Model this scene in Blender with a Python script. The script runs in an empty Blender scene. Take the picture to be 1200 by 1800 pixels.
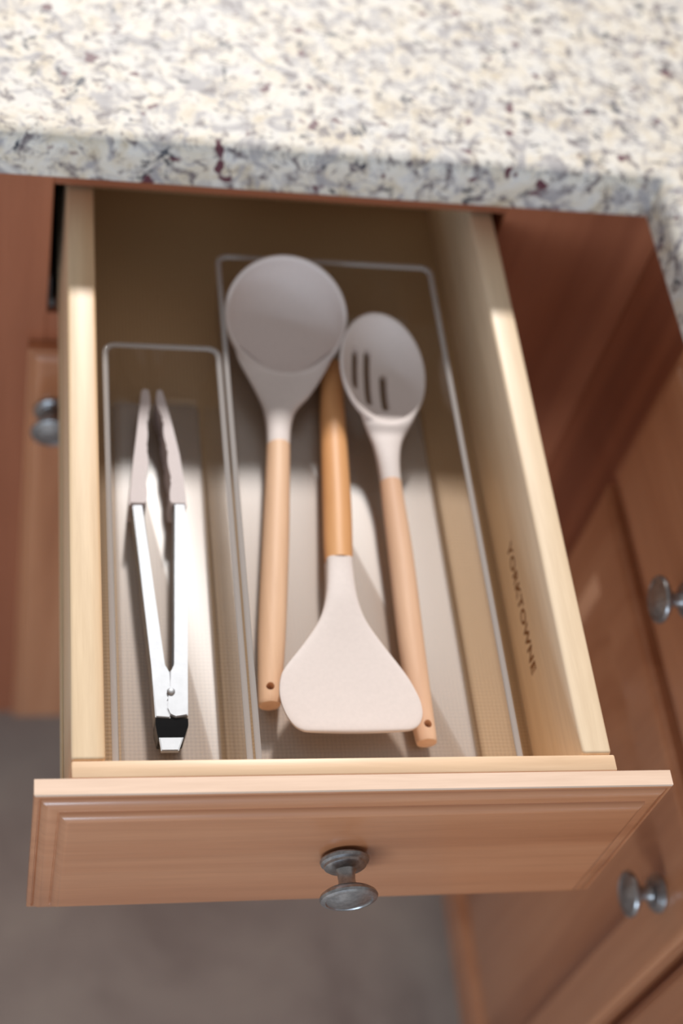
import bpy, bmesh, math, random
from mathutils import Vector, Matrix
random.seed(4)
PI = math.pi
S = bpy.context.scene
COL = S.collection

# ---------------------------------------------------------------- camera
YAW, PITCH, ROLL = 0.3640, 0.9260, 0.3181
cam_loc = Vector((-0.0396, -0.3703, 0.7609))
cy_, sy_ = math.cos(YAW), math.sin(YAW)
f_ = Vector((sy_*math.cos(PITCH), cy_*math.cos(PITCH), -math.sin(PITCH)))
r0 = Vector((cy_, -sy_, 0)); u0 = r0.cross(f_)
r_ = r0*math.cos(ROLL) + u0*math.sin(ROLL)
u_ = -r0*math.sin(ROLL) + u0*math.cos(ROLL)
cd = bpy.data.cameras.new('camera'); cam = bpy.data.objects.new('camera', cd); COL.objects.link(cam)
mw = Matrix((( r_.x, u_.x, -f_.x, cam_loc.x), (r_.y, u_.y, -f_.y, cam_loc.y), (r_.z, u_.z, -f_.z, cam_loc.z), (0, 0, 0, 1)))
cam.matrix_world = mw
cd.sensor_fit = 'VERTICAL'; cd.sensor_height = 36; cd.sensor_width = 24
cd.lens = 36*2736.6/1800
cd.clip_start = 0.05
cd.dof.use_dof = True; cd.dof.focus_distance = 0.875; cd.dof.aperture_fstop = 3.2
S.camera = cam

# ---------------------------------------------------------------- world and lights
w = bpy.data.worlds.new('world'); S.world = w; w.use_nodes = True
bg = w.node_tree.nodes['Background']
bg.inputs[0].default_value = (1.0, 0.96, 0.93, 1); bg.inputs[1].default_value = 0.33
sd = bpy.data.lights.new('window_daylight', 'SUN'); sun = bpy.data.objects.new('window_daylight', sd); COL.objects.link(sun)
sd.energy = 3.5; sd.angle = math.radians(5.0); sd.color = (1.0, 0.97, 0.93)
to_sun = Vector((0.12, 1.18, 1.0)).normalized()
sun.rotation_euler = to_sun.to_track_quat('Z', 'Y').to_euler()
def area(name, loc, target, size, energy, color, sy=None):
    d = bpy.data.lights.new(name, 'AREA'); o = bpy.data.objects.new(name, d); COL.objects.link(o)
    d.size = size; d.energy = energy; d.color = color
    if sy: d.shape = 'RECTANGLE'; d.size_y = sy
    o.location = loc
    o.rotation_euler = (Vector(loc)-Vector(target)).to_track_quat('Z', 'Y').to_euler()
    return o
area('front_room_window', (-0.60, -2.5, 0.32), (0.0, 0.3, 0), 1.5, 37, (0.66, 0.83, 1.0), 0.5)
S.view_settings.view_transform = 'Standard'; S.view_settings.look = 'None'
S.view_settings.exposure = 0.0; S.view_settings.gamma = 1.0
try: S.view_settings.use_curve_mapping = False
except Exception: pass

# ---------------------------------------------------------------- materials
def lin(c):
    return tuple((v/255/12.92 if v/255 <= .04045 else ((v/255+.055)/1.055)**2.4) for v in c) + (1,)
def newmat(name):
    m = bpy.data.materials.new(name); m.use_nodes = True
    nt = m.node_tree; b = nt.nodes['Principled BSDF']
    return m, nt, b
def N(nt, t, **kw):
    n = nt.nodes.new(t)
    for k, v in kw.items():
        if k.startswith('i_'): n.inputs[int(k[2:]) if k[2:].isdigit() else k[2:]].default_value = v
        else: setattr(n, k, v)
    return n
def ramp(nt, src, stops, interp='LINEAR'):
    r = N(nt, 'ShaderNodeValToRGB'); cr = r.color_ramp; cr.interpolation = interp
    while len(cr.elements) < len(stops): cr.elements.new(0.5)
    for e, (p, c) in zip(cr.elements, stops): e.position = p; e.color = c if len(c) == 4 else lin(c)
    nt.links.new(src, r.inputs[0]); return r.outputs[0]
def mixc(nt, fac, a, b, mode='MIX'):
    m = N(nt, 'ShaderNodeMix', data_type='RGBA', blend_type=mode)
    for sock, v in ((m.inputs[0], fac), (m.inputs[6], a), (m.inputs[7], b)):
        if hasattr(v, 'is_linked'): nt.links.new(v, sock)
        else: sock.default_value = v
    return m.outputs[2]
def coords(nt, scale=(1, 1, 1), rot=(0, 0, 0), loc=(0, 0, 0)):
    g = N(nt, 'ShaderNodeNewGeometry'); mp = N(nt, 'ShaderNodeMapping')
    mp.inputs['Scale'].default_value = scale; mp.inputs['Rotation'].default_value = rot; mp.inputs['Location'].default_value = loc
    nt.links.new(g.outputs['Position'], mp.inputs[0]); return mp.outputs[0]
def noise(nt, vec, scale, detail=3, rough=.55, dist=0.0):
    n = N(nt, 'ShaderNodeTexNoise'); n.inputs['Scale'].default_value = scale; n.inputs['Detail'].default_value = detail
    n.inputs['Roughness'].default_value = rough; n.inputs['Distortion'].default_value = dist
    nt.links.new(vec, n.inputs['Vector']); return n.outputs['Fac']
def bump(nt, b, h, strength, dist=.001):
    bp = N(nt, 'ShaderNodeBump'); bp.inputs['Strength'].default_value = strength; bp.inputs['Distance'].default_value = dist
    nt.links.new(h, bp.inputs['Height']); nt.links.new(bp.outputs[0], b.inputs['Normal'])

def wood(name, light, mid, dark, axis, rough=.42, coat=.0, contrast=1.0, seed=0.0):
    """grain runs along axis 'x', 'y' or 'z'"""
    m, nt, b = newmat(name)
    s = {'x': (1.2, 22, 22), 'y': (22, 1.2, 22), 'z': (22, 22, 1.2)}[axis]
    v = coords(nt, s, loc=(seed, seed*1.7, seed*.6))
    big = noise(nt, v, .9, 2, .5, .6)
    fine = noise(nt, v, 9, 4, .7, .2)
    c1 = ramp(nt, big, [(.28, lin(dark)), (.45, lin(mid)), (.68, lin(light))])
    c2 = ramp(nt, fine, [(.3, (.80, .76, .72, 1)), (.62, (1, 1, 1, 1))])
    c = mixc(nt, .55*contrast, c1, c2, 'MULTIPLY')
    nt.links.new(c, b.inputs['Base Color'])
    b.inputs['Roughness'].default_value = rough
    b.inputs['Coat Weight'].default_value = coat; b.inputs['Coat Roughness'].default_value = .16
    bump(nt, b, fine, .12, .0006)
    return m
MAPLE_C = ((248, 224, 194), (242, 214, 178), (226, 184, 140))
maple_y = wood('maple_along_depth', *MAPLE_C, 'y')
maple_x = wood('maple_along_width', *MAPLE_C, 'x', seed=1.3)
maple_lip = wood('maple_figured_lip', (240, 208, 176), (236, 200, 164), (205, 145, 100), 'x', seed=3.1)
STAIN_C = ((206, 144, 104), (196, 132, 92), (178, 114, 76))
stain_x = wood('stained_maple_along_width', *STAIN_C, 'x', .4, .9)
stain_z = wood('stained_maple_upright', *STAIN_C, 'z', .4, .9, seed=2.2)
stain_y = wood('stained_maple_along_depth', *STAIN_C, 'y', .4, .9, seed=4.2)
top_edge = wood('pale_top_edge', (246, 216, 194), (242, 210, 186), (232, 192, 166), 'x', .35, .3)
frame_z = wood('frame_maple_upright', (176, 108, 76), (164, 98, 68), (146, 84, 58), 'z', .42, .2, seed=5.0)
frame_x = wood('frame_maple_across', (176, 108, 76), (164, 98, 68), (146, 84, 58), 'x', .42, .2, seed=6.0)
inside = wood('cabinet_interior_board', (170, 130, 92), (160, 120, 84), (140, 100, 70), 'y', .6, 0)
beech_a = wood('pale_beech_handle', (248, 214, 182), (244, 204, 170), (230, 184, 148), 'y', .5, 0, .8, 7.0)
beech_b = wood('orange_beech_handle', (232, 176, 122), (224, 162, 106), (208, 140, 84), 'y', .5, 0, .8, 8.0)
beech_c = wood('rosy_beech_handle', (240, 204, 174), (236, 194, 162), (220, 172, 140), 'y', .5, 0, .8, 9.0)

# drawer bottom: pale board with a fine woven print
woven, nt, b = newmat('woven_liner')
v = coords(nt)
sx = N(nt, 'ShaderNodeSeparateXYZ'); nt.links.new(v, sx.inputs[0])
def sinw(sock, k):
    a = N(nt, 'ShaderNodeMath', operation='MULTIPLY'); a.inputs[1].default_value = k; nt.links.new(sock, a.inputs[0])
    s = N(nt, 'ShaderNodeMath', operation='SINE'); nt.links.new(a.outputs[0], s.inputs[0]); return s.outputs[0]
mu = N(nt, 'ShaderNodeMath', operation='ADD'); nt.links.new(sinw(sx.outputs[0], 2*PI/.0026), mu.inputs[0]); nt.links.new(sinw(sx.outputs[1], 2*PI/.0026), mu.inputs[1])
hh = N(nt, 'ShaderNodeMath', operation='MULTIPLY_ADD'); hh.inputs[1].default_value = .25; hh.inputs[2].default_value = .5; nt.links.new(mu.outputs[0], hh.inputs[0])
c = ramp(nt, hh.outputs[0], [(.05, (172, 140, 104)), (.9, (198, 166, 128))])
nt.links.new(c, b.inputs['Base Color']); b.inputs['Roughness'].default_value = .55
bump(nt, b, hh.outputs[0], .25, .0004)

# granite
granite, nt, b = newmat('speckled_granite')
v0 = coords(nt)
wn = N(nt, 'ShaderNodeTexNoise'); wn.inputs['Scale'].default_value = 60; wn.inputs['Detail'].default_value = 3
nt.links.new(v0, wn.inputs['Vector'])
vm = N(nt, 'ShaderNodeVectorMath', operation='MULTIPLY_ADD'); vm.inputs[1].default_value = (.012, .012, .012)
nt.links.new(wn.outputs['Color'], vm.inputs[0]); nt.links.new(v0, vm.inputs[2])
v = vm.outputs[0]
base = ramp(nt, noise(nt, v, 40, 5, .65, .8), [(.28, (200, 184, 158)), (.42, (226, 216, 200)), (.55, (232, 227, 219)), (.70, (212, 211, 213))])
cool = ramp(nt, noise(nt, v0, 46, 5, .65, 1.2), [(.50, (0, 0, 0, 1)), (.61, (1, 1, 1, 1))])
c = mixc(nt, cool, base, lin((176, 172, 174)))
n1 = noise(nt, v, 95, 5, .65, .5)
d1 = ramp(nt, n1, [(.525, (0, 0, 0, 1)), (.64, (1, 1, 1, 1))])
c = mixc(nt, d1, c, lin((126, 116, 118)))
n2 = noise(nt, coords(nt, (1, 1, 1), loc=(3.3, 1.1, .4)), 78, 4, .62, .5)
d2 = ramp(nt, n2, [(.60, (0, 0, 0, 1)), (.68, (1, 1, 1, 1))])
c = mixc(nt, d2, c, lin((58, 60, 72)))
n3 = noise(nt, coords(nt, (1, 1, 1), loc=(7.3, 2.1, 1.4)), 62, 2, .5, .1)
d3 = ramp(nt, n3, [(.66, (0, 0, 0, 1)), (.71, (1, 1, 1, 1))])
c = mixc(nt, d3, c, lin((104, 62, 72)))
nt.links.new(c, b.inputs['Base Color']); b.inputs['Roughness'].default_value = .5; b.inputs['Specular IOR Level'].default_value = .35

def plain(name, rgb, rough=.5, metal=0.0, coat=0.0, spec=None):
    m, nt, b = newmat(name)
    b.inputs['Base Color'].default_value = lin(rgb); b.inputs['Roughness'].default_value = rough
    b.inputs['Metallic'].default_value = metal; b.inputs['Coat Weight'].default_value = coat
    if spec is not None: b.inputs['Specular IOR Level'].default_value = spec
    return m
def speckle(name, rgb, amt, scale, rough=.5, metal=0.0):
    m, nt, b = newmat(name)
    n = noise(nt, coords(nt), scale, 3, .6)
    c = ramp(nt, n, [(.3, tuple(x*amt for x in lin(rgb)[:3])+(1,)), (.7, lin(rgb))])
    nt.links.new(c, b.inputs['Base Color']); b.inputs['Roughness'].default_value = rough; b.inputs['Metallic'].default_value = metal
    return m
silicone = speckle('warm_grey_silicone', (230, 218, 214), .95, 400, .6)
silicone_tip = speckle('grey_silicone_tip', (218, 206, 206), .95, 400, .6)
steel = speckle('brushed_steel', (188, 191, 196), .92, 200, .58, .85)
steel_reflect = speckle('steel_end_painted_reflection', (26, 26, 28), .8, 200, .25, .6)  # near-black colour stands for the dark reflection in the curved steel
pewter = speckle('antique_pewter', (178, 178, 180), .6, 260, .33, .85)
slide_m = speckle('cream_slide_enamel', (226, 206, 172), .95, 60, .4)
slide_g = speckle('grey_slide_steel', (110, 112, 112), .8, 60, .4, .7)
ink = plain('brown_stamp_ink', (138, 84, 30), .7)
dark_in = plain('dark_void_board', (40, 28, 20), .8)
floor_m, nt, b = newmat('taupe_stone_tile')
nf = noise(nt, coords(nt), 5.5, 5, .62, .4)
cf = ramp(nt, nf, [(.3, (158, 144, 136)), (.5, (184, 171, 161)), (.7, (200, 188, 175))])
nt.links.new(cf, b.inputs['Base Color']); b.inputs['Roughness'].default_value = .5
grout = plain('grout', (112, 102, 96), .8)

def acrylic(name, tint, white_mix, rough, f0=.04):
    m = bpy.data.materials.new(name); m.use_nodes = True; nt = m.node_tree; nt.nodes.clear()
    out = N(nt, 'ShaderNodeOutputMaterial'); tr = N(nt, 'ShaderNodeBsdfTransparent'); tr.inputs[0].default_value = tint
    gl = N(nt, 'ShaderNodeBsdfGlossy'); gl.inputs['Roughness'].default_value = rough
    lw = N(nt, 'ShaderNodeLayerWeight')
    p5 = N(nt, 'ShaderNodeMath', operation='POWER'); nt.links.new(lw.outputs['Facing'], p5.inputs[0]); p5.inputs[1].default_value = 5
    fr = N(nt, 'ShaderNodeMath', operation='MULTIPLY_ADD'); nt.links.new(p5.outputs[0], fr.inputs[0]); fr.inputs[1].default_value = .96; fr.inputs[2].default_value = f0
    mx = N(nt, 'ShaderNodeMixShader'); nt.links.new(fr.outputs[0], mx.inputs[0]); nt.links.new(tr.outputs[0], mx.inputs[1]); nt.links.new(gl.outputs[0], mx.inputs[2])
    last = mx
    if white_mix:
        df = N(nt, 'ShaderNodeBsdfDiffuse'); df.inputs[0].default_value = lin((240, 232, 228))
        m2 = N(nt, 'ShaderNodeMixShader'); m2.inputs[0].default_value = white_mix
        nt.links.new(mx.outputs[0], m2.inputs[1]); nt.links.new(df.outputs[0], m2.inputs[2]); last = m2
    nt.links.new(last.outputs[0], out.inputs[0]); return m
acr = acrylic('clear_acrylic', (.965, .96, .955, 1), 0, .03)
acr_floor = acrylic('clear_acrylic_base', (.97, .96, .96, 1), .06, .36, .17)
acr_rim = acrylic('clear_acrylic_rim', (.66, .65, .66, 1), .30, .10, .12)  # white diffuse share paints in the light that collects along the rim

# ---------------------------------------------------------------- helpers
def tag(o, label=None, cat=None, group=None, kind=None):
    if label: o['label'] = label
    if cat: o['category'] = cat
    if group: o['group'] = group
    if kind: o['kind'] = kind
    return o
def parent_to(o, parent):
    o.parent = parent
    bpy.context.view_layer.update()
    o.matrix_parent_inverse = parent.matrix_world.inverted()
def obj(name, bm, mat, parent=None, smooth=None, mods=None):
    bmesh.ops.recalc_face_normals(bm, faces=bm.faces[:])
    me = bpy.data.meshes.new(name); bm.to_mesh(me); bm.free()
    o = bpy.data.objects.new(name, me); COL.objects.link(o)
    for mm in (mat if isinstance(mat, (list, tuple)) else [mat]): me.materials.append(mm)
    if smooth is True:
        for p in me.polygons: p.use_smooth = True
    elif smooth:
        for p in me.polygons: p.use_smooth = True
        me.set_sharp_from_angle(angle=math.radians(smooth))
    if parent is not None: parent_to(o, parent)
    return o
def empty(name, loc):
    o = bpy.data.objects.new(name, None); COL.objects.link(o); o.location = loc; o.empty_display_size = .05
    bpy.context.view_layer.update(); return o
def box(x0, x1, y0, y1, z0, z1, bev=0.0, seg=2, bm=None):
    b2 = bmesh.new()
    bmesh.ops.create_cube(b2, size=1)
    for v in b2.verts:
        v.co = Vector(((x0+x1)/2+v.co.x*(x1-x0), (y0+y1)/2+v.co.y*(y1-y0), (z0+z1)/2+v.co.z*(z1-z0)))
    if bev: bmesh.ops.bevel(b2, geom=b2.edges[:], offset=bev, segments=seg, profile=.5, affect='EDGES')
    if bm is None: return b2
    me = bpy.data.meshes.new('t'); b2.to_mesh(me); b2.free(); bm.from_mesh(me); bpy.data.meshes.remove(me); return bm
def rings(loops, cap0=True, cap1=True, bm=None):
    bm = bm or bmesh.new(); vs = [[bm.verts.new(p) for p in L] for L in loops]
    n = len(loops[0])
    for a, c in zip(vs, vs[1:]):
        for i in range(n):
            j = (i+1) % n
            bm.faces.new((a[i], a[j], c[j], c[i]))
    if cap0: bm.faces.new(vs[0][::-1])
    if cap1: bm.faces.new(vs[-1])
    return bm
def lathe(profile, origin, axis, seg=40, a=1.0, b_=1.0, e1=None, e2=None):
    """profile of (radius, height along axis)"""
    axis = Vector(axis).normalized()
    if e1 is None:
        e1 = axis.orthogonal().normalized(); e2 = axis.cross(e1)
    loops = []
    for r, h in profile:
        r = max(r, 1e-5)
        loops.append([Vector(origin) + axis*h + e1*(r*a*math.cos(2*PI*i/seg)) + e2*(r*b_*math.sin(2*PI*i/seg)) for i in range(seg)])
    return rings(loops)
def apply_bool(o, cutters):
    for k, c in enumerate(cutters):
        md = o.modifiers.new('cut', 'BOOLEAN'); md.operation = 'DIFFERENCE'; md.object = c; md.solver = 'EXACT'
    bpy.context.view_layer.update()
    dg = bpy.context.evaluated_depsgraph_get()
    me = bpy.data.meshes.new_from_object(o.evaluated_get(dg))
    o.modifiers.clear(); o.data = me
    for c in cutters: bpy.data.objects.remove(c, do_unlink=True)

# ---------------------------------------------------------------- cabinets
FLOOR = -0.86
# (u, n, z): u along the run, n out of the face frame towards the room
def back_run(u, n, z): return Vector((u, .43-n, z))
def right_run(u, n, z): return Vector((.44-n, .43-u, z))
def mbox(fn, u0, u1, n0, n1, z0, z1, bev=.0008):
    a, c = fn(u0, n0, z0), fn(u1, n1, z1)
    return box(min(a.x, c.x), max(a.x, c.x), min(a.y, c.y), max(a.y, c.y), min(a.z, c.z), max(a.z, c.z), bev, 1)
def panel_rings(fn, u0, u1, z0, z1, steps):
    """steps: list of (inset, n) giving nested rectangles, from the back edge to the raised field"""
    loops = []
    for i, n in steps:
        loops.append([fn(u0+i, n, z0+i), fn(u1-i, n, z0+i), fn(u1-i, n, z1-i), fn(u0+i, n, z1-i)])
    return rings(loops)
FRONT_STEPS = lambda n: [(0, n), (0, n+.0090), (.0007, n+.0097), (.0024, n+.0099), (.0027, n+.0089), (.0032, n+.0089),
                         (.0036, n+.0099), (.0042, n+.0107), (.0052, n+.0115), (.0066, n+.0124), (.0078, n+.0129), (.0126, n+.0131), (.0130, n+.0127), (.0134, n+.0129),
                         (.0137, n+.0139), (.0144, n+.0148), (.0154, n+.0156), (.0168, n+.0165), (.0180, n+.0169), (.0190, n+.0169)]
def knob(pos, nrm, parent, size=1.0):
    pr = [(0, 0), (.0135, 0), (.0142, .0012), (.0138, .0030), (.0122, .0040), (.0120, .0056), (.0104, .0068), (.0062, .0078), (.0052, .0095),
          (.0048, .0150), (.0058, .0185), (.0085, .0200), (.0135, .0212), (.0160, .0232), (.0166, .0250), (.0160, .0266), (.0146, .0275), (.0134, .0277),
          (.0128, .0270), (.0118, .0272), (.0080, .0290), (.0040, .0297), (0, .0298)]
    pr = [(r*size, h*size*.92) for r, h in pr]
    return obj('knob', lathe(pr, pos, nrm, 44), pewter, parent, 35)
def door_panel(name, fn, u0, u1, z0, z1, parent, knob_uz=None, stile=.058):
    st = FRONT_STEPS(.001)[:12]
    i0, n0 = st[-1]
    st += [(stile-.008, n0+.0002), (stile-.006, n0-.0012), (stile-.003, n0-.0050), (stile, n0-.0085), (stile+.003, n0-.0090), (stile+.0036, n0-.0090),
           (stile+.024, n0-.0030), (stile+.026, n0-.0024)]
    d = obj(name, panel_rings(fn, u0, u1, z0, z1, st), stain_z, parent, 25)
    if knob_uz:
        u, z = knob_uz; k = knob(fn(u, .0145, z), fn(0, 1, 0)-fn(0, 0, 0), d)
    return d
def drawer_face(name, fn, u0, u1, z0, z1, parent, mat, ku=0.0):
    d = obj(name, panel_rings(fn, u0, u1, z0, z1, FRONT_STEPS(.001)), mat, parent, 25)
    if True:
        knob(fn((u0+u1)/2+ku, .0190, (z0+z1)/2), fn(0, 1, 0)-fn(0, 0, 0), d)
    return d
BOT = -.765
def base_cabinet(fn, u0, u1, o0, o1, dz, label, mats, open_drawer=False, filler=0.0, door=True, knob_left=True, fl=None):
    """u0..u1 unit, o0..o1 opening"""
    root = empty('base_cabinet', fn((u0+u1)/2, 0, FLOOR))
    tag(root, label, 'cabinet', None)
    zt = .030
    mz, mx = mats
    obj('stile', mbox(fn, u0, o0, -.019, 0, BOT, zt), mz, root)
    obj('stile', mbox(fn, o1, u1, -.019, 0, BOT, zt), mz, root)
    obj('rail', mbox(fn, o0, o1, -.019, 0, .003, zt), mx, root)
    obj('rail', mbox(fn, o0, o1, -.019, 0, -.168, -.127), mx, root)
    obj('rail', mbox(fn, o0, o1, -.019, 0, BOT, BOT+.04), mx, root)
    obj('side_panel', mbox(fn, u0, u0+.012, -.58, -.0195, BOT, zt), inside, root)
    obj('side_panel', mbox(fn, u1-.012, u1, -.58, -.0195, BOT, zt), inside, root)
    obj('bottom_panel', mbox(fn, u0+.0125, u1-.0125, -.58, -.0195, BOT+.02, BOT+.034), inside, root)
    obj('back_panel', mbox(fn, u0+.0125, u1-.0125, -.58, -.572, BOT+.035, zt), inside, root)
    obj('toe_kick', mbox(fn, u0, u1, -.09, -.075, FLOOR, BOT), mz, root)
    return root
back_cab = base_cabinet(back_run, -.060, .4395, -.0086, .3137, 0, 'stained maple base cabinet under the counter with its top drawer pulled open', (frame_z, frame_x))
door_panel('door', back_run, -.0215, .336, -.755, -.158, back_cab, (-.0015, -.2245))
# slide member seen in the gap left of the drawer
for xa, xb in ((-.0082, -.0032), (.3078, .3130)):
    bm = mbox(back_run, xa, xb, -.50, -.004, -.125, -.117, .0004)
    box(xa if xa < 0 else xb-.0012, xa+.0012 if xa < 0 else xb, .434, .93, -.117, -.092, 0, 1, bm)
    obj('drawer_slide', bm, slide_g, back_cab)
left_cab = base_cabinet(back_run, -.560, -.0602, -.52, -.10, 0, 'stained maple base cabinet left of the open drawer unit', (frame_z, frame_x))
drawer_face('drawer', back_run, -.535, -.085, -.157, 0, left_cab, stain_x)
door_panel('door', back_run, -.535, -.085, -.755, -.158, left_cab, (-.11, -.2))
right_cab = base_cabinet(right_run, -.019, .4785, .125, .455, 0, 'shaded base cabinet at right with closed drawer and door facing left', (frame_z, frame_x))
drawer_face('drawer', right_run, .1125, .4665, -.1555, .003, right_cab, stain_y, -.011)
door_panel('door', right_run, .1125, .4665, -.775, -.172, right_cab, (.423, -.240))
near_cab = base_cabinet(right_run, .479, .93, .50, .90, 0, 'dark base cabinet nearest the camera on the right run', (frame_z, frame_x))
drawer_face('drawer', right_run, .4765, .915, -.1555, .003, near_cab, stain_y)
door_panel('door', right_run, .4765, .915, -.755, -.172, near_cab, (.88, -.232))

# ---------------------------------------------------------------- countertop (L shape, one slab)
def countertop():
    inner = [(-.9, .4064), (.4067, .4064), (.4067, -.75)]
    outer = [(-.9, 1.06), (1.06, 1.06), (1.06, -.75)]
    def off(i): return [(-.9, .4064+i), (.4067+i, .4064+i), (.4067+i, -.75)]
    zt, zb, r, rb = .0665, .030, .012, .0035
    prof = []
    for k in range(9):
        a = PI/2*k/8; prof.append((r-r*math.sin(a), zt-r+r*math.cos(a)))
    for k in range(4):
        a = PI/2*k/3; prof.append((rb-rb*math.cos(a), zb+rb-rb*math.sin(a)))
    bm = bmesh.new()
    loops = [[bm.verts.new((x, y, zt)) for x, y in outer]]
    for i, z in prof: loops.append([bm.verts.new((x, y, z)) for x, y in off(i)])
    loops.append([bm.verts.new((x, y, zb)) for x, y in outer])
    loops.append(loops[0])
    for a, c in zip(loops, loops[1:]):
        for i in (0, 1): bm.faces.new((a[i], a[i+1], c[i+1], c[i]))
    bm.faces.new([L[0] for L in loops[:-1]]); bm.faces.new([L[2] for L in loops[:-1]][::-1])
    return bm
ct = obj('countertop', countertop(), granite, None, 50)
tag(ct, 'speckled cream and grey granite countertop with rounded edge, L-shaped', 'countertop')

# ---------------------------------------------------------------- open drawer
dr = obj('drawer', panel_rings(lambda u, n, z: Vector((u, -.0108-n, z)), -.0192, .3377, -.1565, 0, [(i, n-.001) for i, n in FRONT_STEPS(.001)]), [stain_x, top_edge], back_cab, 25)
for p in dr.data.polygons:           # uncoated top edge
    if p.normal.z > .7 and p.center.z > -.0009: p.material_index = 1
tag(dr, 'open drawer with stained moulded front and pale maple box')
obj('lip_panel', box(0, .3062, -.0107, -.0004, -.098, 0, .0012, 2), maple_lip, dr, 40)
obj('side_panel', box(0, .0181, .0002, .530, -.098, 0, .0020, 3), maple_y, dr, 40)
rs = obj('side_panel', box(.2874, .3050, .0002, .530, -.098, -.0002, .0022, 3), maple_y, dr, 40)
obj('back_panel', box(.0183, .2872, .516, .530, -.098, -.006, .001, 1), maple_x, dr, 40)
obj('bottom_panel', box(.0183, .2872, .0, .5158, -.0845, -.0785, 0), woven, dr)
for x0, x1, x2 in ((-.0012, -.0002, -.0014), (.3052, .3062, .3068)):
    bm = box(min(x0, x2), max(x1, x2), .012, .53, -.1005, -.0985, .0003, 1)
    box(x0, x1, .012, .53, -.0985, -.082, 0, 1, bm)
    obj('drawer_slide', bm, slide_m, dr)
knob((.1588, -.0298, -.0715), (0, -1, 0), dr, 1.02)
# stamped maker's mark on the right side panel
fc = bpy.data.curves.new('lettering', 'FONT'); fc.body = 'YORKTOWNE'; fc.size = .0125; fc.extrude = .00005; fc.space_character = 1.12; fc.offset = .0004
fo = bpy.data.objects.new('lettering', fc); COL.objects.link(fo)
bpy.context.view_layer.update()
me = bpy.data.meshes.new_from_object(fo.evaluated_get(bpy.context.evaluated_depsgraph_get())); bpy.data.objects.remove(fo)
xs = [v.co.x for v in me.vertices]; wx = max(xs)-min(xs)
for v in me.vertices:
    x, y, z = v.co
    v.co = Vector((.28735-z*.5-.00002, .1765-(x-min(xs))*.0965/wx, -.0530+y*.98))
lo = bpy.data.objects.new('lettering', me); COL.objects.link(lo); me.materials.clear(); me.materials.append(ink)
parent_to(lo, dr)
# ---------------------------------------------------------------- acrylic bins
def rrect(x0, x1, y0, y1, z, r, n=6):
    pts = []
    for cx, cy, a0 in ((x1-r, y1-r, 0), (x0+r, y1-r, PI/2), (x0+r, y0+r, PI), (x1-r, y0+r, 3*PI/2)):
        for k in range(n+1):
            a = a0+PI/2*k/n; pts.append(Vector((cx+r*math.cos(a), cy+r*math.sin(a), z)))
    return pts
def bin_(x0, x1, y0, y1, label):
    z0, z1 = -.0783, -.0255
    root = empty('acrylic_bin', ((x0+x1)/2, (y0+y1)/2, z0))
    tag(root, label, 'organizer bin')
    tp = .0055  # draft of the walls
    def L(i, z, r): return rrect(x0+i, x1-i, y0+i, y1-i, z, r)
    # walls: outer skin from foot up to rim, then inner skin down into the fillet
    body = [L(tp+.0040, z0, .006), L(tp+.0015, z0+.0010, .007), L(tp, z0+.004, .008), L(.0014, z1-.0018, .008)]
    body += [L(.0036, z1-.0018, .006), L(tp+.0024, z0+.0065, .006), L(tp+.0034, z0+.0040, .006), L(tp+.0060, z0+.0026, .005)]
    obj('wall', rings(body, False, False), acr, root, 45)
    rim = [L(.0014, z1-.0016, .0075), L(.0002, z1-.0014, .0085), L(0, z1-.0006, .0085), L(.0006, z1, .008), L(.0030, z1, .006), L(.0036, z1-.0006, .0055), L(.0036, z1-.0016, .0055), L(.0014, z1-.0016, .0075)]
    obj('rim', rings(rim, False, False), acr_rim, root, 45)
    obj('base', rings([L(tp+.0041, z0, .005), L(tp+.0061, z0+.0026, .005)]), acr_floor, root, 45)
    return root
bin_(.0236, .1022, .0020, .3160, 'narrow clear acrylic bin holding the tongs at left')
bin_(.1036, .2612, .0020, .4020, 'wide clear acrylic bin holding the three grey-headed utensils')

# ---------------------------------------------------------------- utensils
BF = -.0755
def ring_rows(rows, n=28, power=.75):
    """rows: (yc, xl, xr, zc, h, ybow, zbow) ; elliptical sections across x"""
    loops = []
    for y, xl, xr, zc, h, yb, zb in rows:
        cx, w = (xl+xr)/2, (xr-xl)/2; L = []
        for k in range(n):
            a = 2*PI*k/n; s, c = math.sin(a), math.cos(a)
            L.append(Vector((cx+w*c, y+yb*c*c, zc+h*(abs(s)**power)*(1 if s >= 0 else -1)+zb*c*c)))
        loops.append(L)
    return rings(loops)
def smooth_rows(rows, m=5):
    """Catmull-Rom between rows"""
    out = []
    for i in range(len(rows)-1):
        p0 = rows[max(i-1, 0)]; p1 = rows[i]; p2 = rows[i+1]; p3 = rows[min(i+2, len(rows)-1)]
        for k in range(m):
            t = k/m
            out.append(tuple(.5*((2*b)+(-a+c)*t+(2*a-5*b+4*c-d)*t*t+(-a+3*b-3*c+d)*t**3) for a, b, c, d in zip(p0, p1, p2, p3)))
    out.append(tuple(rows[-1])); return out
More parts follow.
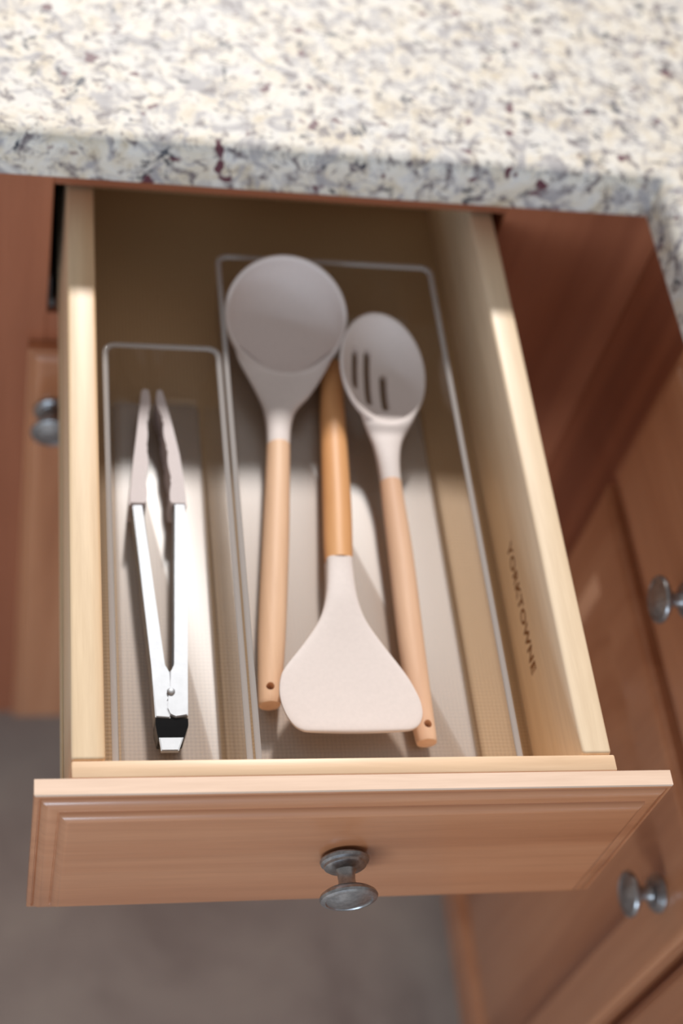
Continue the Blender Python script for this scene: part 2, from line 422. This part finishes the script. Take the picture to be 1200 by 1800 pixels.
def handle(pts, mat, parent, hole_y, round_far=False):
    """pts (y, xl, xr, z)"""
    rows = smooth_rows([(y, a, c, z, (c-a)/2*.96, 0, 0) for y, a, c, z in pts], 4)
    ya, xa, xb, za, ha = rows[-1][:5]; cx = (xa+xb)/2; w = (xb-xa)/2
    d = -1 if rows[-1][0] < rows[0][0] else 1
    rows = rows[:-1] + [(ya-d*.0012, cx-w, cx+w, za, ha, 0, 0), (ya-d*.0003, cx-w*.96, cx+w*.96, za, ha*.96, 0, 0), (ya, cx-w*.88, cx+w*.88, za, ha*.88, 0, 0)]
    if round_far:
        rows += [(ya+d*.0015, cx-w*.6, cx+w*.6, za, ha*.6, 0, 0), (ya+d*.002, cx-w*.2, cx+w*.2, za, ha*.2, 0, 0)]
    o = obj('handle', ring_rows(rows, 32, 1.0), mat, parent, 40)
    if hole_y:
        hx, hy, hz = hole_y
        c = obj('cut', lathe([(.0025, -.03), (.0025, .03)], (hx, hy, hz), (0, 0, 1), 24), mat)
        apply_bool(o, [c])
    return o
# ladle
lad = empty('ladle', (.15, .355, BF))
tag(lad, 'ladle with round grey silicone bowl and pale beech handle', 'ladle')
t = math.radians(27.4); e1 = Vector((1, 0, 0)); e2 = Vector((0, math.cos(t), math.sin(t))); ax = e1.cross(e2)
C0 = Vector((.1515, .3538, -.0335)); R = .0431
D = .036
prof = []
for k in range(0, 15):
    a = PI/2*k/14; prof.append((R*math.sin(a)-.0000, -(D+.0026)*math.cos(a)))
prof += [(R+.0003, .0010), (R-.0004, .0018), (R-.0016, .0020), (R-.0026, .0014), (R-.0031, .0002)]
for k in range(13, -1, -1):
    a = PI/2*k/14; prof.append(((R-.0031)*math.sin(a), -D*math.cos(a)))
obj('bowl', lathe(prof, C0, ax, 72, 1, 1, e1, e2), silicone, lad, 60)
# neck: first row follows the near rim
def arc_row(R_, C_, A, B, ph, dz, h):
    xl = C_.x - A*math.sin(ph); xr = C_.x + A*math.sin(ph)
    yb_mid = C_ - e2v*B; yb_end = C_ - e2v*(B*math.cos(ph))
    return (yb_mid.y, xl, xr, yb_mid.z+dz, h, yb_end.y-yb_mid.y, yb_end.z-yb_mid.z)
e2v = e2
r0_ = arc_row(R, C0, R-.0016, R-.0018, math.radians(62), .0000, .0012)
rows = [r0_, (.3128, .1178, .1828, -.0535, .0020, .0135, .0040), (.3075, .1240, .1754, -.0545, .0030, .0060, .0016), (.2980, .1300, .1664, -.0552, .0040, .0015, .0003), (.2867, .1336, .1561, -.0557, .0050, 0, 0),
        (.2721, .1345, .1514, -.0562, .0060, 0, 0), (.2570, .1339, .1492, -.0566, .0068, 0, 0)]
obj('neck', ring_rows(smooth_rows(rows, 4), 40), silicone, lad, 60)
handle([(.2572, .1336, .1494, -.0566), (.2400, .1318, .1480, -.0572), (.1822, .1252, .1428, -.0592), (.1197, .1182, .1359, -.0615), (.0805, .1154, .1306, -.0635), (.0655, .1148, .1284, -.0645)], beech_a, lad, (.1217, .0752, -.06))
# slotted spoon
sp = empty('slotted_spoon', (.217, .315, BF))
tag(sp, 'slotted spoon with oval grey silicone head and rosy beech handle', 'spoon')
t = math.radians(11); roll = .24; az = -.06
e1 = Vector((math.cos(az), math.sin(az), 0)); hdir = Vector((-math.sin(az), math.cos(az), 0))
e2 = hdir*math.cos(t)+Vector((0, 0, 1))*math.sin(t); nn = e1.cross(e2)
e1 = e1*math.cos(roll)-nn*math.sin(roll); nn = e1.cross(e2)
C1 = Vector((.2175, .3148, -.0410)); A_, B_ = .0328, .0450; D = .019
prof = []
for k in range(0, 13):
    r = k/12; prof.append((r, -(D+.003)*(1-r**2.4)-.0006))
prof += [(1.005, .0006), (.985, .0016), (.955, .0017), (.93, .0010)]
for k in range(12, -1, -1):
    r = k/12; prof.append((r*.915, -D*(1-r**2.4)+.0004))
head = obj('head', lathe(prof, C1, nn, 64, A_, B_, e1, e2), silicone, sp, 60)
cuts = []
for x, y, ln in ((.2000, .3215, .026), (.2100, .3180, .040), (.2215, .3085, .029)):
    wd = .0026; ln += .003; L = []
    for z in (-.10, -.02):
        loop = []
        for k in range(20):
            a = 2*PI*k/20; s = 1 if math.sin(a) >= 0 else -1
            loop.append(Vector((x+wd*math.cos(a)+(.0006 if s > 0 else -.0006), y+wd*math.sin(a)+s*(ln/2-wd), z)))
        L.append(loop)
    cuts.append(obj('cut', rings(L), silicone))
apply_bool(head, cuts)
e2v = e2
C1n = C1
rows = [(.2745, .1965, .2425, -.0478, .0012, .0150, .0030), (.2700, .2003, .2345, -.0488, .0034, .0040, .0010), (.2640, .2036, .2290, -.0512, .0038, .001, 0), (.2560, .2060, .2252, -.0522, .0048, 0, 0), (.2421, .2076, .2228, -.0538, .0062, 0, 0), (.2278, .2083, .2222, -.0553, .0066, 0, 0)]
obj('neck', ring_rows(smooth_rows(rows, 4), 40), silicone, sp, 60)
handle([(.2280, .2080, .2226, -.0554), (.2100, .2077, .2230, -.0565), (.1703, .2074, .2240, -.0588), (.1082, .2066, .2232, -.0618), (.0614, .2080, .2230, -.0645), (.0400, .2100, .2229, -.0655)], beech_c, sp, (.2170, .0500, -.06))
# turner
tu = empty('turner', (.168, .075, BF))
tag(tu, 'turner with wide pale grey silicone blade and orange beech handle, lying reversed between the others', 'turner')
rows = [(.1637, .1640, .1812, -.0545, .0080, 0, 0), (.1560, .1634, .1806, -.0540, .0076, 0, 0), (.1341, .1603, .1804, -.0515, .0060, 0, 0), (.1167, .1542, .1839, -.0505, .0044, 0, 0), (.1000, .1430, .1924, -.0502, .0032, 0, 0),
        (.0833, .1299, .2022, -.0500, .0024, 0, 0), (.0752, .1264, .2065, -.0500, .0022, 0, 0), (.0670, .1252, .2097, -.0500, .0020, 0, 0), (.0595, .1258, .2117, -.0500, .0019, 0, 0), (.0515, .1282, .2117, -.0500, .0018, 0, 0),
        (.0450, .1322, .2088, -.0500, .0018, -.0002, 0), (.0410, .1370, .2040, -.0500, .0016, .0004, 0), (.0396, .1400, .1995, -.0500, .0008, .0010, 0)]
obj('blade', ring_rows(smooth_rows(rows, 4), 56, .35), silicone, tu, 40)
handle([(.1635, .1636, .1818, -.0545), (.1800, .1646, .1836, -.0555), (.2130, .1676, .1868, -.0575), (.2784, .1735, .1914, -.0625), (.3300, .1795, .1946, -.0655), (.3390, .1812, .1950, -.0660)], beech_b, tu, None, True)

# tongs
tg = empty('tongs', (.058, .15, BF))
tag(tg, 'steel kitchen tongs with scalloped grey silicone tips, slightly open', 'tongs')
ZT = -.0520
def extrude_poly(pts, z0, z1, bev=.0006, seg=2):
    bm = bmesh.new()
    n = len(pts)
    lo = [bm.verts.new((x, y, z0)) for x, y in pts]; hi = [bm.verts.new((x, y, z1)) for x, y in pts]
    bm.faces.new(lo[::-1]); bm.faces.new(hi)
    for i in range(n):
        j = (i+1) % n; bm.faces.new((lo[i], lo[j], hi[j], hi[i]))
    if bev: bmesh.ops.bevel(bm, geom=[e for e in bm.edges if abs(e.verts[0].co.z-e.verts[1].co.z) < 1e-6], offset=bev, segments=seg, affect='EDGES')
    return bm
obj('arm', extrude_poly([(.0424, .2031), (.0489, .2033), (.0576, .0867), (.0612, .0821), (.0612, .0600), (.0600, .0516), (.0512, .0523), (.0500, .0867)], ZT-.0150, ZT), steel, tg, 30)
obj('arm', extrude_poly([(.0687, .2038), (.0756, .2040), (.0742, .14), (.0717, .0868), (.0703, .0530), (.0630, .0517), (.0596, .0535), (.0580, .0575), (.0583, .0625), (.0600, .0665), (.0606, .0720), (.0610, .0821), (.0642, .0867)], ZT-.0130, ZT+.0008), steel, tg, 30)
def tip_poly(outer, inner, wav, side):
    pts = list(outer)
    inn = []
    m = 40
    ys = [p[1] for p in inner]
    for k in range(m+1):
        y = ys[0]+(ys[-1]-ys[0])*k/m
        for (xa, ya), (xb, yb) in zip(inner, inner[1:]):
            if (ya-y)*(yb-y) <= 0:
                x = xa+(xb-xa)*(y-ya)/(yb-ya if yb != ya else 1); break
        inn.append((x+side*wav*abs(math.sin((y-ys[0])/.0125*PI/2)), y))
    return pts+inn
Lp = tip_poly([(.0400, .2031), (.0410, .2120), (.0442, .2410), (.0467, .2600), (.0508, .2960), (.0525, .2985)], [(.0556, .2980), (.0543, .2780), (.0522, .2640), (.0524, .2450), (.0512, .2250), (.0498, .2031)], .0017, 1)
Rp = tip_poly([(.0768, .2035), (.0762, .2200), (.0740, .2440), (.0708, .2651), (.0655, .2960), (.0640, .2985)], [(.0615, .2975), (.0626, .2845), (.0655, .2682), (.0665, .2500), (.0682, .2300), (.0678, .2035)], .0017, -1)
obj('tip', extrude_poly(Lp, ZT-.0205, ZT+.0008, .0010), silicone_tip, tg, 40)
obj('tip', extrude_poly(Rp[::-1], ZT-.0205, ZT+.0008, .0010), silicone_tip, tg, 40)
obj('rivet', lathe([(.0024, 0), (.0024, .0004), (.0020, .0010), (.0012, .0014), (0, .0015)], (.0609, .0684, ZT+.0007), (0, 0, 1), 24), steel, tg, 60)
obj('spring_end', rings([[Vector(p) for p in ((.0513, .0515, ZT-.0150), (.0704, .0515, ZT-.0150), (.0704, .0515, ZT-.0008), (.0513, .0515, ZT-.0008))],
                         [Vector(p) for p in ((.0512, .0470, ZT-.0150), (.0704, .0470, ZT-.0150), (.0704, .0470, ZT-.0012), (.0512, .0470, ZT-.0012))],
                         [Vector(p) for p in ((.0526, .0385, ZT-.0140), (.0674, .0385, ZT-.0140), (.0674, .0385, ZT-.0020), (.0526, .0385, ZT-.0020))]]), steel_reflect, tg)
obj('pull_tab', extrude_poly([(.0529, .0392), (.0671, .0392), (.0640, .0308), (.0538, .0308)], ZT-.0040, ZT-.0004, .0005), steel, tg, 30)

# ---------------------------------------------------------------- floor
fl = obj('floor', box(-2.2, 1.6, -2.2, 1.06, FLOOR-.02, FLOOR), floor_m)
tag(fl, 'taupe stone floor', None, None, 'structure')
